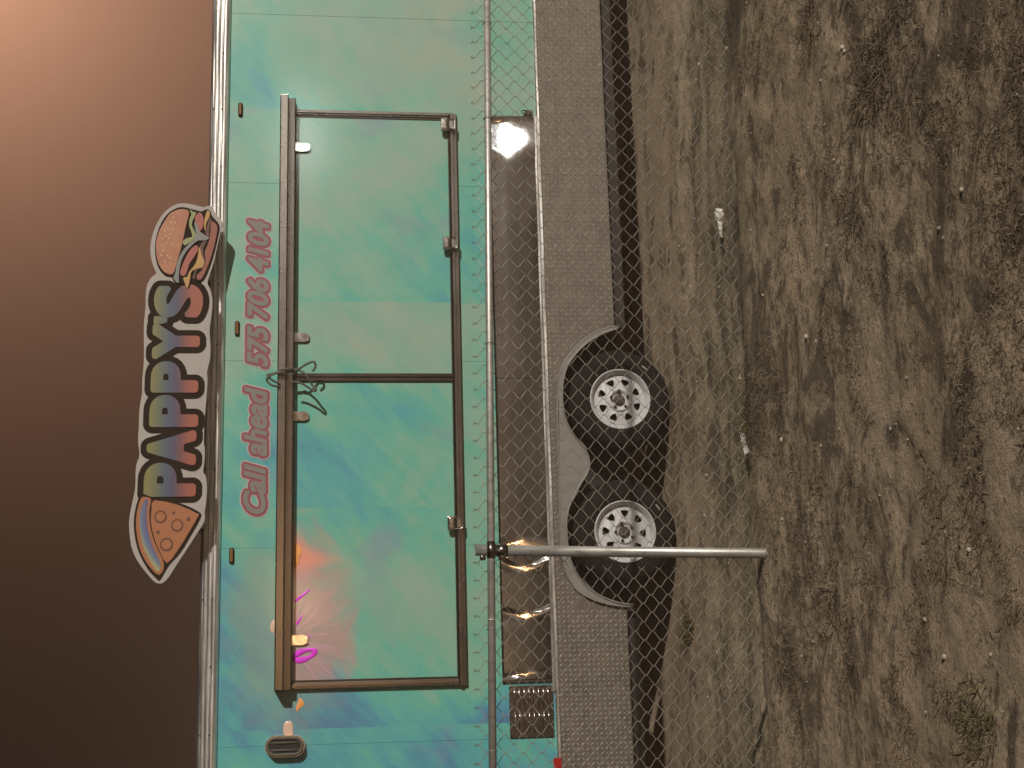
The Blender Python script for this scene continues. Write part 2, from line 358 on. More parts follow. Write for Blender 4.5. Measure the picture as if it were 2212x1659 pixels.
CRUST = [(1.312,3.42),(1.297,3.386),(1.238,3.393),(1.142,3.388),(1.03,3.357),(0.892,3.295),(0.824,3.326),(0.902,3.4),(1.005,3.449),(1.135,3.472),(1.23,3.467),(1.303,3.447)]
CRUST_MID = [(1.297,3.422),(1.288,3.403),(1.233,3.41),(1.138,3.404),(1.022,3.374),(0.892,3.316),(0.846,3.333),(0.919,3.383),(1.014,3.428),(1.134,3.45),(1.225,3.447)]
SLICE = [(1.291,3.365),(1.259,3.216),(1.204,3.099),(1.184,3.096),(1.087,3.148),(0.976,3.213),(0.896,3.276),(0.961,3.318),(1.047,3.356),(1.151,3.382),(1.237,3.38)]
PEPPERONI = [(1.186,3.324),(1.132,3.221),(1.012,3.283),(1.21,3.245),(1.17,3.153),(1.09,3.336)]
SEEDS = [(3.067,3.349),(3.016,3.363),(3.076,3.329),(3.127,3.311),(3.161,3.296),(3.042,3.317),(2.983,3.335),(2.966,3.362),(2.983,3.303),(3.017,3.324),(2.899,3.328),(2.857,3.343),(2.899,3.368),(2.882,3.312),(3.127,3.287),(2.932,3.357),(3.033,3.344),(3.076,3.302)]
OPENING = [(2.436,0.346),(2.412,0.411),(2.386,0.475),(2.332,0.564),(2.26,0.641),(2.167,0.707),(2.074,0.736),(1.982,0.746),(1.879,0.744),(1.777,0.719),(1.686,0.669),(1.618,0.615),(1.539,0.584),(1.46,0.593),(1.394,0.635),(1.294,0.695),(1.217,0.731),(1.129,0.749),(1.05,0.75),(0.961,0.746),(0.882,0.732),(0.804,0.701),(0.726,0.648),(0.659,0.566),(0.613,0.467),(0.591,0.378),(0.59,0.33)]
OUTER = [(2.45,0.338),(2.438,0.421),(2.406,0.503),(2.347,0.598),(2.259,0.681),(2.166,0.744),(2.074,0.767),(0.961,0.794),(0.861,0.781),(0.761,0.748),(0.672,0.678),(0.615,0.568),(0.586,0.457),(0.576,0.378),(0.575,0.331)]
CABLE = [(2.033,2.511),(2.031,2.481),(2.019,2.448),(1.992,2.404),(1.969,2.366),(1.994,2.369),(2.01,2.386),(2.056,2.415),(2.092,2.448),(2.113,2.492),(2.115,2.525),(2.11,2.569),(2.099,2.602),(2.081,2.634),(2.06,2.667),(2.04,2.673),(2.012,2.644),(2.003,2.594)]
CABLE2 = [(2.024,2.594),(2.035,2.623),(2.056,2.656),(2.08,2.671),(2.085,2.634),(2.092,2.58),(2.103,2.525),(2.11,2.481),(2.14,2.437),(2.161,2.405),(2.165,2.376),(2.136,2.367),(2.104,2.385)]
# ------------------------------------------------------------------ ground
def ground_z(x, y):
    x = np.asarray(x, float); y = np.asarray(y, float)
    crest = .352-.019*np.clip(x, -3, 8)                                   # bank the fence stands on, falling to the right
    edge = -2.84+.10*(fbm(x*1.3, x*0+3.3, 41, 3)-.5)+.05*np.sin(x*1.1)
    drop = .15+.06*sstep(1.2, .2, x)-.05*sstep(1.6, 2.8, x)
    foot = crest-drop
    t1 = sstep(0, .20, y-edge); t2 = sstep(.1, 2.3, y-edge)
    z = crest*(1-t1)+foot*t1
    z = z*(1-t2)+0*t2
    z = z+np.clip(-2.9-y, 0, 7)*.012
    near = sstep(14, 7, np.hypot(x-2, y+3))
    amp = sstep(.2, -.9, y)*.85+.15
    wheel = 1-np.exp(-((x-1.95)**2/.10+(y-.1)**2/.10))-np.exp(-((x-1.07)**2/.10+(y-.1)**2/.10))
    und = .06*(fbm(x*.9, y*1.1, 5, 3)-.5)+.030*(fbm(x*2.6, y*2.9, 9, 3)-.5)
    clod = .022*(fbm(x*7, y*8, 15, 4, .6)-.5)+.010*np.maximum(0, vnoise(x*21, y*21, 23)-.5)*sstep(.45, .6, fbm(x*1.7, y*2.6, 61, 4, .6))
    rut = .012*np.sin(y*9+1.2*np.sin(x*1.7))*sstep(-2.6, -2.0, y)*sstep(.1, -.5, y)
    return z+near*amp*np.clip(wheel, 0, 1)*(und+clod+rut)-.006
fx = np.arange(-1.6, 6.2, .022); fy = np.arange(-6.4, 1.6, .022)
outer = lambda a, b: np.concatenate([a-np.geomspace(.1, 180, 26)[::-1], np.array([]), ])
xs = np.concatenate([fx[0]-np.geomspace(.08, 220, 30)[::-1], fx, fx[-1]+np.geomspace(.08, 220, 30)])
ys = np.concatenate([fy[0]-np.geomspace(.08, 220, 30)[::-1], fy, fy[-1]+np.geomspace(.08, 220, 30)])
GX, GY = np.meshgrid(xs, ys, indexing='ij'); GZ = ground_z(GX, GY)
nx, ny = GX.shape
me = bpy.data.meshes.new('ground')
me.vertices.add(nx*ny); me.vertices.foreach_set('co', np.stack([GX, GY, GZ], -1).astype(np.float32).ravel())
ii = np.arange(nx*ny).reshape(nx, ny)
q = np.stack([ii[:-1, :-1], ii[1:, :-1], ii[1:, 1:], ii[:-1, 1:]], -1).reshape(-1, 4)
me.loops.add(q.size); me.loops.foreach_set('vertex_index', q.ravel().astype(np.int32))
me.polygons.add(len(q)); me.polygons.foreach_set('loop_start', (np.arange(len(q))*4).astype(np.int32)); me.polygons.foreach_set('loop_total', np.full(len(q), 4, np.int32))
me.update(); me.validate()
ground = mesh_obj('ground', me, MAT['soil'], None, True); ground['kind'] = 'structure'
gz = lambda x, y: float(ground_z(np.array([x]), np.array([y]))[0])

# ------------------------------------------------------------------ food trailer
T = root('food_trailer', (2.6, 1.2, 0), 'long food trailer in teal iridescent wrap parked behind the chain link fence', 'food trailer')
TX0, TX1 = -1.45, 6.75
bm = bmesh.new()
add_box(bm, TX0, TX1, .006, 2.4, .815, 2.99, .01); add_box(bm, TX0, .56, .006, 2.4, .40, .813, .01); add_box(bm, 2.47, TX1, .006, 2.4, .40, .813, .01); add_box(bm, .562, 2.468, .40, 2.4, .40, .813, .01)
bm_obj('body', bm, MAT['under'], T)
SEAMS = [-1.446, -.226, .99, 2.21, 3.44, 4.68, 5.90, 6.75]
for a, b in zip(SEAMS, SEAMS[1:]):
    wp = box('wall_panel', a+.0007, b-.0007, 0, .0055, .80, 2.985, MAT['wrap'], T, .0008)
# roof edge extrusion: three ridges with grooves and a bent drip lip
prof = [(.05, 2.955), (-.012, 2.957), (-.026, 2.966), (-.030, 2.978), (-.022, 2.986)]
for k in range(3):
    z0 = 2.988+k*.028
    prof += [(-.024, z0), (-.036, z0+.005), (-.039, z0+.012), (-.036, z0+.019), (-.022, z0+.024)]
prof += [(-.018, 3.074), (0, 3.082), (.05, 3.084)]
extrude_x('roof_trim', prof, TX0, TX1, MAT['trim'], T, cuts=90, wob=.0012)
box('roof', TX0+.01, TX1-.01, .05, 2.39, 2.99, 3.07, MAT['roof'], T, .01)
def rivet_mesh(r=.007):
    bm = bmesh.new(); bmesh.ops.create_icosphere(bm, subdivisions=1, radius=r); bmesh.ops.scale(bm, vec=(1, .55, 1), verts=bm.verts)
    me = bpy.data.meshes.new('rivet'); bm.to_mesh(me); bm.free(); me.materials.append(MAT['frame']); return me
RV = rivet_mesh()
def put(name, me, loc, parent, rot=(0, 0, 0)):
    o = bpy.data.objects.new(name, me); link(o, parent)
    o.location = Vector(loc)-(parent.location if parent.type == 'EMPTY' else Vector((0, 0, 0))); o.rotation_euler = rot; return o
for k in range(13):
    x = -.15+k*.41
    put('rivet', RV, (x, -.039, 3.001), T)
    if k % 2 == 0: put('rivet', RV, (x, -.039, 3.056), T)
# marker lamps
for x, z in ((3.964, 2.882), (2.427, 2.878), (.944, 2.888)):
    bm = bmesh.new(); add_box(bm, x-.05, x+.05, -.016, .002, z-.015, z+.015, .012, 3); ml = bm_obj('marker_light', bm, MAT['black'], T)
    bm = bmesh.new(); add_box(bm, x-.042, x+.042, -.024, -.014, z-.009, z+.009, .004, 2); bm_obj('lens', bm, MAT['amber'], ml)

# serving window
PV = [(.004, 2.616), (-.100, 2.612), (-.130, 2.608), (-.136, 2.602), (-.136, 2.560), (-.132, 2.555), (-.090, 2.553), (-.088, 2.514), (-.084, 2.509), (-.034, 2.508), (.004, 2.508)]
extrude_x('awning_rail', PV, .108, 4.02, MAT['frame'], T)
bm = bmesh.new(); add_box(bm, 4.0201, 4.030, -.134, -.01, 2.556, 2.606, .002); bm_obj('rail_end_cap', bm, MAT['chrome'], T)
PB = [(.004, 1.412), (-.022, 1.414), (-.026, 1.419), (-.026, 1.440), (-.040, 1.443), (-.040, 1.460), (-.036, 1.464), (.004, 1.464)]
extrude_x('window_sill', PB, .108, 3.962, MAT['frame'], T)
for a, b in ((3.926, 3.964), (.110, .152)):
    bm = bmesh.new(); add_box(bm, a, b, -.034, .003, 1.466, 2.506, .004); add_box(bm, a+.012, b-.012, -.044, -.034, 1.466, 2.506, .003)
    bm_obj('window_jamb', bm, MAT['frame'], T)
DOORS = [(.154, 2.091), (2.095, 3.924)]
for (a, b), nm in zip(DOORS, (0, 1)):
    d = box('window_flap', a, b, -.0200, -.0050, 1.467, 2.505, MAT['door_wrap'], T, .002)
    for s0, s1 in ((a, a+.025), (b-.025, b)):
        if (s0 < .3) or (s1 > 3.8): continue
        box('stile', s0, s1, -.034, -.0205, 1.467, 2.505, MAT['dark_frame'], d).location = (0, 0, 0)
    for e0, e1, f0, f1 in ((a+.001, a+.011, 1.480, 2.503), (b-.011, b-.001, 1.480, 2.503)):
        box('gasket', e0, e1, -.0262, -.0203, f0, f1, MAT['dark_frame'], d, .001).location = (0, 0, 0)
    st = box('flap_edge', a+.002, b-.002, -.0295, -.0205, 1.467, 1.478, MAT['dark_frame'], d); st.location = (0, 0, 0)
# raised patches whose colour imitates reflected lamp light on flap and wall
MAT['caustic_pink'] = plain('painted_caustic_pink', (.72, .05, .70), .3, .75, 150)
MAT['caustic_orange'] = plain('painted_caustic_orange', (.85, .36, .12), .3, .7, 150)
MAT['caustic_rose'] = plain('painted_caustic_rose', (.70, .47, .36), .3, .6, 150)
def glint_patch(pts, mat, parent, y=-.0202, h=.004):
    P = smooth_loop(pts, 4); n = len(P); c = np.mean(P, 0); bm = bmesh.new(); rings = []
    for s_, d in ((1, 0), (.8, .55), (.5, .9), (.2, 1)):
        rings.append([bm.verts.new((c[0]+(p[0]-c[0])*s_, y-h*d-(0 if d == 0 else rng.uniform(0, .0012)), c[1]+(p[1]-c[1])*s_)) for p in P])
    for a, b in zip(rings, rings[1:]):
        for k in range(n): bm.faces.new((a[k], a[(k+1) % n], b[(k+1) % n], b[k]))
    bm.faces.new(rings[-1]); bm_obj('painted_glint', bm, MAT[mat], parent)
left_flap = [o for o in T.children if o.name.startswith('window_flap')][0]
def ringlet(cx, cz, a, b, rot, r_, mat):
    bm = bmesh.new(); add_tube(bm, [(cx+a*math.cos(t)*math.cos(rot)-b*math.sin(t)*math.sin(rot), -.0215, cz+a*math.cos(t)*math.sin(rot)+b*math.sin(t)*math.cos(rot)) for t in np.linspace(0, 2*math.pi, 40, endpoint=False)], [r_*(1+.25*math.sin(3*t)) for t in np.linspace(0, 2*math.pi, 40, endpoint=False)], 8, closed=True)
    bmesh.ops.scale(bm, vec=(1, .35, 1), verts=bm.verts, space=Matrix.Translation((0, .0215, 0))); bm_obj('painted_glint', bm, MAT[mat], left_flap)
ringlet(.318, 2.430, .026, .066, R(18), .0155, 'caustic_pink')
glint_patch([(1.02, 2.503), (.99, 2.462), (.955, 2.448), (.915, 2.464), (.88, 2.472), (.86, 2.503), (.94, 2.504)], 'caustic_orange', left_flap)
glint_patch([(.66, 2.49), (.70, 2.44), (.725, 2.40), (.715, 2.40), (.68, 2.44), (.645, 2.485)], 'caustic_pink', left_flap, h=.002)
glint_patch([(.505, 2.47), (.535, 2.455), (.565, 2.44), (.55, 2.46), (.515, 2.485)], 'caustic_pink', left_flap, h=.002)
glint_patch([(.425, 2.44), (.432, 2.41), (.436, 2.39), (.428, 2.40), (.418, 2.435)], 'caustic_pink', left_flap, h=.002)
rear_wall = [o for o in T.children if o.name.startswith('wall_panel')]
for P, w_, m_ in (([(.52, 2.64), (.54, 2.615), (.50, 2.613), (.46, 2.618), (.47, 2.64)], 1, 'caustic_rose'), ([(.06, 2.455), (.02, 2.43), (-.01, 2.46), (-.025, 2.475), (.0, 2.48), (.04, 2.465)], 1, 'caustic_orange'), ([(-.09, 2.55), (-.16, 2.552), (-.165, 2.50), (-.085, 2.505)], 1, 'caustic_rose')):
    glint_patch(P, m_, rear_wall[w_], -.0004, .004)

# hanging catches under the awning rail
def catch_mesh():
    bm = bmesh.new(); add_prism(bm, [(-.030, .05), (-.030, -.035), (-.018, -.056), (.018, -.056), (.030, -.035), (.030, .05)], -.014, -.008)
    for z in (-.028, -.008, .012):
        add_tube(bm, [(-.002, -.016, z), (-.002, -.0138, z)], .0075, 8)
    add_box(bm, -.034, .034, -.022, -.010, .034, .052, .003)
    bmesh.ops.recalc_face_normals(bm, faces=bm.faces)
    me = bpy.data.meshes.new('catch'); bm.to_mesh(me); bm.free(); me.materials.append(MAT['chrome']); return me
CM = catch_mesh()
for x in (3.688, 2.36, 1.834, .41): put('hanging_catch', CM, (x, -.024, 2.468), T)
# draw latches on the sill
def latch_meshes():
    a = bmesh.new()
    add_box(a, -.046, .046, -.030, -.002, .006, .052, .007, 3); add_box(a, -.036, .036, -.040, -.028, .014, .044, .006, 3)
    b = bmesh.new()
    add_tube(b, [(-.036, -.020, .02), (-.038, -.026, -.03), (-.028, -.026, -.044), (.028, -.026, -.044), (.038, -.026, -.03), (.036, -.020, .02)], .005, 8)
    add_box(b, -.030, .030, -.022, -.004, -.040, -.006, .004, 2)
    r = []
    for n, bm in (('latch', a), ('bail', b)):
        bmesh.ops.recalc_face_normals(bm, faces=bm.faces); me = bpy.data.meshes.new(n); bm.to_mesh(me); bm.free(); me.materials.append(MAT['chrome']); r.append(me)
    return r
LA, LB = latch_meshes()
for x in (3.864, 3.01, 1.125):
    o = put('draw_latch', LA, (x, -.046, 1.475), T); put('bail', LB, (0, 0, 0), o)
# loops of cable tied round the awning rail
bm = bmesh.new()
for pts, dy in ((CABLE, 0), (CABLE2, .006)):
    n = len(pts); P = smooth_path([(p[0], -.150-.03*math.sin(math.pi*i/(n-1))*(1 if i % 3 else .4)+dy, p[1]) for i, p in enumerate(pts)], 5)
    add_tube(bm, P, .0075, 7)
bm_obj('cable_loop', bm, MAT['cable'], T, True)

# polished counter front: thin sheet that has oil-canned, here and there leaning back
def steel_sheet(x0, x1, z0, z1, dents):
    n = int((x1-x0)/.008); mz = 30; X = np.linspace(x0, x1, n+1); Z = np.linspace(z0, z1, mz+1); A, B = np.meshgrid(X, Z, indexing='ij')
    u = (B-z0)/(z1-z0); win = np.minimum(1, np.minimum(A-x0, x1-A)/.03)
    Y = -.020-.0020*np.sin(np.pi*u)*(1+.7*np.sin(A*2.3+1))-.0008*np.sin(A*6+2*u)
    for cx, bow, wx, lean in dents:
        xc = cx+bow*(2*u-1)**2
        Y = Y+(u-.5)*(z1-z0)*lean*win*np.exp(-((A-xc)/wx)**4)
        if wx > .1:                                        # sheet buckled round the dent
            wv = fbm(A*9, B*9, 88, 2); rr_ = np.hypot((A-cx)*1.1+.05*(wv-.5), (B-(z0+z1)/2)*.9+.06*(fbm(A*7+5, B*7, 91, 2)-.5)); Y = Y+.0007*np.cos(rr_*30)*np.exp(-(rr_/.17)**4)*win
    v = np.stack([A, Y, B], -1).reshape(-1, 3); I = np.arange(len(v)).reshape(n+1, mz+1)
    f = np.stack([I[:-1, :-1], I[1:, :-1], I[1:, 1:], I[:-1, 1:]], -1).reshape(-1, 4)
    pyd('counter_panel', v, f.tolist(), MAT['steel'], T, True)
steel_sheet(.135, 2.087, .876, 1.180, [(.985, -.02, .05, .092), (.83, .05, .028, .092), (.53, .035, .028, .092), (.165, -.03, .024, .092)])
steel_sheet(2.091, 3.945, .876, 1.180, [(3.79, .02, .17, .092)])
extrude_x('counter_lip', [(.003, 1.181), (-.016, 1.181), (-.018, 1.187), (-.014, 1.192), (.003, 1.192)], .115, 3.962, MAT['frame'], T)
for a, b in ((.117, .134), (3.946, 3.962)):
    box('counter_end', a, b, -.018, .003, .876, 1.180, MAT['frame'], T)
extrude_x('counter_hinge', [(.003, .862), (-.020, .862), (-.026, .868), (-.022, .875), (.003, .875)], .06, 3.975, MAT['alu'], T, cuts=40, wob=.0008)
bm = bmesh.new(); add_box(bm, 3.966, 4.008, -.02, .003, .885, .935, .006); add_tube(bm, [(3.975, -.024, .925), (3.975, -.03, .95), (3.987, -.03, .962), (3.999, -.03, .95), (3.999, -.024, .925)], .004, 6)
bm_obj('padlock_hasp', bm, MAT['frame'], T)

# louvred vent
vb = box('louvre_vent', -.222, .098, -.014, .003, .872, 1.152, MAT['frame'], T, .004)
for c0, c1 in ((-.195, -.068), (-.045, .078)):
    for k in range(8):
        z = .905+k*.0305
        bm = bmesh.new(); P = []
        for i in range(9):
            t = i/8; P.append((c0+(c1-c0)*t, -.014-.011*math.sin(math.pi*t)**.35, z))
        add_tube(bm, P, [.002+.0032*math.sin(math.pi*i/8)**.4 for i in range(9)], 7)
        bm_obj('louvre', bm, MAT['chrome'], vb, True)
for x in (-.21, -.06, .086):
    for z in (.884, 1.14): put('screw', RV, (x, -.0145, z), vb)

# porch lamp (unlit)
def oval(cx, cz, w, h, n=28):
    r = w/2; pts = []
    for k in range(n):
        a = 2*math.pi*k/n; pts.append((cx+r*math.cos(a), cz+(h/2-r)*(1 if math.sin(a) >= 0 else -1)+r*math.sin(a)))
    return pts
LX, LZ = -.229, 2.545
pl = prism('porch_light', oval(LX, LZ, .13, .245), -.02, .003, MAT['chrome'], T)
q = prism('lens', oval(LX, LZ, .095, .205), -.052, -.0205, MAT['black'], pl); q.location = (0, 0, 0)
bm = bmesh.new(); add_tube(bm, [(p[0], -.054, p[1]) for p in oval(LX, LZ, .10, .21)], .009, 8, closed=True); bm_obj('guard', bm, MAT['cable'], pl, True)
for dx in (-.022, .022):
    tube('guard_bar', [(LX+dx, -.05, LZ-.098), (LX+dx, -.06, LZ), (LX+dx, -.05, LZ+.098)], .005, MAT['cable'], pl)

# lower skirt: tread plate with the wheel opening cut away
extrude_x('skirt_trim', [(.003, .833), (-.016, .833), (-.022, .838), (-.022, .850), (-.014, .858), (.003, .858)], TX0, TX1, MAT['alu'], T, cuts=60, wob=.0007)
ARCH = OUTER[::-1]
pts = [(TX0, .372), (ARCH[0][0], .372)]+ARCH+[(ARCH[-1][0], .372), (TX1, .372), (TX1, .832), (TX0, .832)]
plate = prism('skirt_plate', pts, -.010, .004, MAT['plate'], T)
ax = np.array([p[0] for p in ARCH]); az = np.array([p[1] for p in ARCH])
v = []; f = []; c = .0305
for i in range(int((5.35+.7)/c)):
    for j in range(15):
        x = -.7+i*c+rng.normal(0, .0006); z = .388+j*c
        if z > .822: continue
        if .56 < x < 2.47:
            zt = np.interp(x, ax, az) if .60 < x < 2.43 else 0
            if z < zt+.022 or (x < .64 and z < .70 and x > .555) or (x > 2.40 and z < .55): continue
        s = 1 if (i+j) % 2 else -1; a = s*math.pi/4; ca, sa = math.cos(a), math.sin(a); b0 = len(v)
        for (p, o, y) in ((-.0150, 0, -.0102), (0, -.0048, -.0102), (.0150, 0, -.0102), (0, .0048, -.0102), (-.007, 0, -.0158), (.007, 0, -.0158)):
            v.append((x+p*ca-o*sa, y, z+p*sa+o*ca))
        for q in ((0, 1, 4), (1, 5, 4), (1, 2, 5), (2, 3, 5), (3, 4, 5), (3, 0, 4)): f.append(tuple(b0+k for k in q))
tr = pyd('tread_bars', v, f, MAT['tread'], T); tr['kind'] = 'stuff'
# double wheel arch
fo = OUTER+OPENING[::-1]
fen = prism('wheel_arch', fo, -.030, .0, MAT['fender'], T)
tube('arch_bead', smooth_path([(p[0], -.030, p[1]) for p in OPENING], 4), .007, MAT['fender'], T, 8)
tube('arch_edge', smooth_path([(p[0], -.028, p[1]) for p in OUTER[:7]], 4)+[(x, -.028, .779+(2.0-x)*.014) for x in (1.9, 1.6, 1.3, 1.05)]+smooth_path([(p[0], -.028, p[1]) for p in OUTER[7:]], 4), .0055, MAT['fender'], T, 8)
# underside
for x0, x1 in ((TX0+.1, .57), (2.46, TX1-.1)): box('chassis_beam', x0, x1, .05, .10, .285, .398, MAT['under'], T)
for y in (.45, 1.95): box('chassis_beam', TX0+.1, TX1-.1, y, y+.06, .30, .41, MAT['under'], T)
box('wheel_well', .58, 2.45, .33, .36, .25, .84, MAT['black'], T)
box('wheel_well', .58, 2.45, .008, .33, .79, .81, MAT['black'], T)
for x in (1.066, 1.958): tube('axle', [(x, .2, .35), (x, 2.2, .35)], .04, MAT['under'], T, 10)
box('reflector', -.53, -.350, -.0265, -.0225, .836, .886, MAT['red'], T, .002)

# wheels
def make_wheel(cx, cz, spin, rad):
    tw = lathe_y('tyre', [(.196, .045), (.203, .028), (.222, .018), (.262, .012), (.300, .020), (.322, .034), (.336, .050), (rad-.004, .066), (rad, .10), (rad, .17), (rad-.004, .21), (.30, .245), (.20, .24)], cx, cz, MAT['rubber'], T, 64)
    # raised sidewall rings and tread blocks
    for r_ in (.236, .305):
        bm = bmesh.new(); add_tube(bm, [(cx+r_*math.cos(a), .0155 if r_ < .25 else .023, cz+r_*math.sin(a)) for a in np.linspace(0, 2*math.pi, 64, endpoint=False)], .003, 5, closed=True)
        bm_obj('sidewall_ring', bm, MAT['rubber'], tw, True)
    for k in range(44):
        a = 2*math.pi*k/44; bm = bmesh.new(); add_box(bm, -.0195, .0195, .085, .20, rad-.008, rad+.002, .002, 1)
        bmesh.ops.rotate(bm, verts=bm.verts, cent=(0, 0, 0), matrix=Matrix.Rotation(a, 3, 'Y')); bmesh.ops.translate(bm, vec=(cx, 0, cz), verts=bm.verts)
        bm_obj('tread_block', bm, MAT['rubber'], tw)
    bm = bmesh.new(); a0 = spin+2.2
    add_box(bm, -.022, .022, .0085, .0125, .268, .277, .001, 1); bmesh.ops.rotate(bm, verts=bm.verts, cent=(0, 0, 0), matrix=Matrix.Rotation(a0, 3, 'Y')); bmesh.ops.translate(bm, vec=(cx, 0, cz), verts=bm.verts)
    bm_obj('white_marking', bm, MAT['signwhite'], tw)
    rim = lathe_y('rim', [(.198, .05), (.2065, .030), (.2055, .022), (.199, .021), (.194, .030), (.186, .040), (.181, .046), (.178, .060), (.172, .066), (.166, .068)], cx, cz, MAT['rim'], T, 64)
    # pressed disc with eight openings
    cu = bpy.data.curves.new('disc', 'CURVE'); cu.dimensions = '2D'; cu.fill_mode = 'BOTH'; cu.extrude = .003
    def spl(P):
        s = cu.splines.new('POLY'); s.points.add(len(P)-1); s.use_cyclic_u = True
        for q_, p in zip(s.points, P): q_.co = (p[0], p[1], 0, 1)
    circ = lambda r_, n: [(r_*math.cos(2*math.pi*k/n), r_*math.sin(2*math.pi*k/n)) for k in range(n)]
    spl(circ(.168, 64)); spl(circ(.082, 40))
    for k in range(8):
        a = spin+2*math.pi*(k+.5)/8
        tri = smooth_loop([(.100, 0), (.117, -.020), (.138, -.026), (.145, -.014), (.146, .012), (.139, .026), (.118, .018)], 4)
        spl([(p[0]*math.cos(a)-p[1]*math.sin(a), p[0]*math.sin(a)+p[1]*math.cos(a)) for p in tri])
    co = bpy.data.objects.new('disc', cu); col.objects.link(co); dg = bpy.context.evaluated_depsgraph_get(); dg.update()
    dm = bpy.data.meshes.new_from_object(co.evaluated_get(dg)); bpy.data.objects.remove(co)
    for vv in dm.vertices:
        x, y, z = vv.co; r_ = math.hypot(x, y); bulge = .012*math.exp(-((r_-.098)/.03)**2)
        vv.co = (cx+x, .066-z-bulge, cz+y)
    do = mesh_obj('disc', dm, MAT['rim'], rim)
    hub = lathe_y('hub_face', [(.083, .058), (.080, .048), (.072, .043), (.060, .046), (.052, .060), (.044, .064), (.038, .062)], cx, cz, MAT['rim'], rim, 40)
    lathe_y('hub_bore', [(.040, .063), (.036, .052), (.030, .048), (.018, .046), (.0005, .045)], cx, cz, MAT['hole'], rim, 32)
    lathe_y('drum', [(.19, .12), (.0005, .115)], cx, cz, MAT['black'], rim, 32)
    for k in range(5):
        a = spin+2*math.pi*k/5; x = cx+.060*math.cos(a); z = cz+.060*math.sin(a)
        bm = bmesh.new(); add_tube(bm, [(x, .056, z), (x, .036, z), (x, .032, z)], [.011, .011, .006], 6); bm_obj('lug_nut', bm, MAT['frame'], rim)
make_wheel(1.958, .345, .05, .348)
make_wheel(1.068, .352, .33, .350)
# ------------------------------------------------------------------ lettering (outlines grown from a distance field, so that borders stay round)
def text_edges(s, shear=0.):
    cu = bpy.data.curves.new('txt', 'FONT'); cu.body = s; cu.shear = shear; cu.resolution_u = 6
    o = bpy.data.objects.new('txt', cu); col.objects.link(o); dg = bpy.context.evaluated_depsgraph_get(); dg.update()
    me = bpy.data.meshes.new_from_object(o.evaluated_get(dg)); bpy.data.objects.remove(o)
    bm = bmesh.new(); bm.from_mesh(me); bmesh.ops.remove_doubles(bm, verts=bm.verts, dist=1e-5)
    E = [(e.verts[0].co.x, e.verts[0].co.y, e.verts[1].co.x, e.verts[1].co.y) for e in bm.edges if len(e.link_faces) == 1]
    bm.free(); return np.array(E)
def fit(E, x0, x1, z0, z1):
    E = E.copy(); a0 = E[:, [0, 2]].min(); a1 = E[:, [0, 2]].max(); b0 = E[:, [1, 3]].min(); b1 = E[:, [1, 3]].max()
    for i in (0, 2): E[:, i] = x0+(E[:, i]-a0)/(a1-a0)*(x1-x0)
    for i in (1, 3): E[:, i] = z0+(E[:, i]-b0)/(b1-b0)*(z1-z0)
    return E
def sdf(E, x0, x1, z0, z1, h):
    xs = np.arange(x0, x1+h, h); zs = np.arange(z0, z1+h, h); X, Z = np.meshgrid(xs, zs, indexing='ij'); D = np.full(X.shape, 9.); C = np.zeros(X.shape, int)
    for a, b, c, d in E:
        l2 = max((c-a)**2+(d-b)**2, 1e-12); t = np.clip(((X-a)*(c-a)+(Z-b)*(d-b))/l2, 0, 1)
        D = np.minimum(D, np.hypot(X-a-t*(c-a), Z-b-t*(d-b)))
        if b != d: C += ((Z >= min(b, d)) & (Z < max(b, d)) & (X < a+(Z-b)*(c-a)/(d-b)))
    return xs, zs, np.where(C % 2 == 1, -D, D)
def iso(name, F, level, y0, th, mat, parent):
    xs, zs, D = F; D = D-level; V = []; key = {}; faces = []; rim = []
    def vert(k, x, z):
        if k not in key: key[k] = len(V); V.append((x, y0, z))
        return key[k]
    def corner(i, j): return vert(('c', i, j), xs[i], zs[j])
    def edge(i, j, k, l):
        a, b = D[i, j], D[k, l]; t = a/(a-b)
        return vert(('e', i, j, k, l) if (i, j) < (k, l) else ('e', k, l, i, j), xs[i]+(xs[k]-xs[i])*t, zs[j]+(zs[l]-zs[j])*t)
    nx, nz = D.shape; ins = D < 0
    cnt = ins[:-1, :-1].astype(int)+ins[1:, :-1]+ins[1:, 1:]+ins[:-1, 1:]
    for j in range(nz-1):
        i = 0
        while i < nx-1:
            k = cnt[i, j]
            if k == 0: i += 1; continue
            if k == 4:
                e = i
                while e+1 < nx-1 and cnt[e+1, j] == 4: e += 1
                faces.append((corner(i, j), corner(e+1, j), corner(e+1, j+1), corner(i, j+1))); i = e+1; continue
            cs = [(i, j), (i+1, j), (i+1, j+1), (i, j+1)]; poly = []; cross = []
            for q in range(4):
                A, B = cs[q], cs[(q+1) % 4]
                if ins[A]: poly.append(corner(*A))
                if ins[A] != ins[B]: e_ = edge(*A, *B); poly.append(e_); cross.append((e_, ins[A]))
            if len(poly) > 2: faces.append(tuple(poly))
            if len(cross) == 2: rim.append((cross[0][0], cross[1][0]))
            i += 1
    n = len(V); B = {}
    for a, b in rim:
        for p in (a, b):
            if p not in B: B[p] = len(V); V.append((V[p][0], y0+th, V[p][2]))
        faces.append((a, b, B[b], B[a]))
    me = bpy.data.meshes.new(name); me.from_pydata(V, [], faces); me.update()
    bm = bmesh.new(); bm.from_mesh(me); bmesh.ops.recalc_face_normals(bm, faces=bm.faces)
    s = sum(f.normal.y*f.calc_area() for f in bm.faces)
    if s > 0: bmesh.ops.reverse_faces(bm, faces=bm.faces)
    bm.to_mesh(me); bm.free()
    return mesh_obj(name, me, mat, parent)
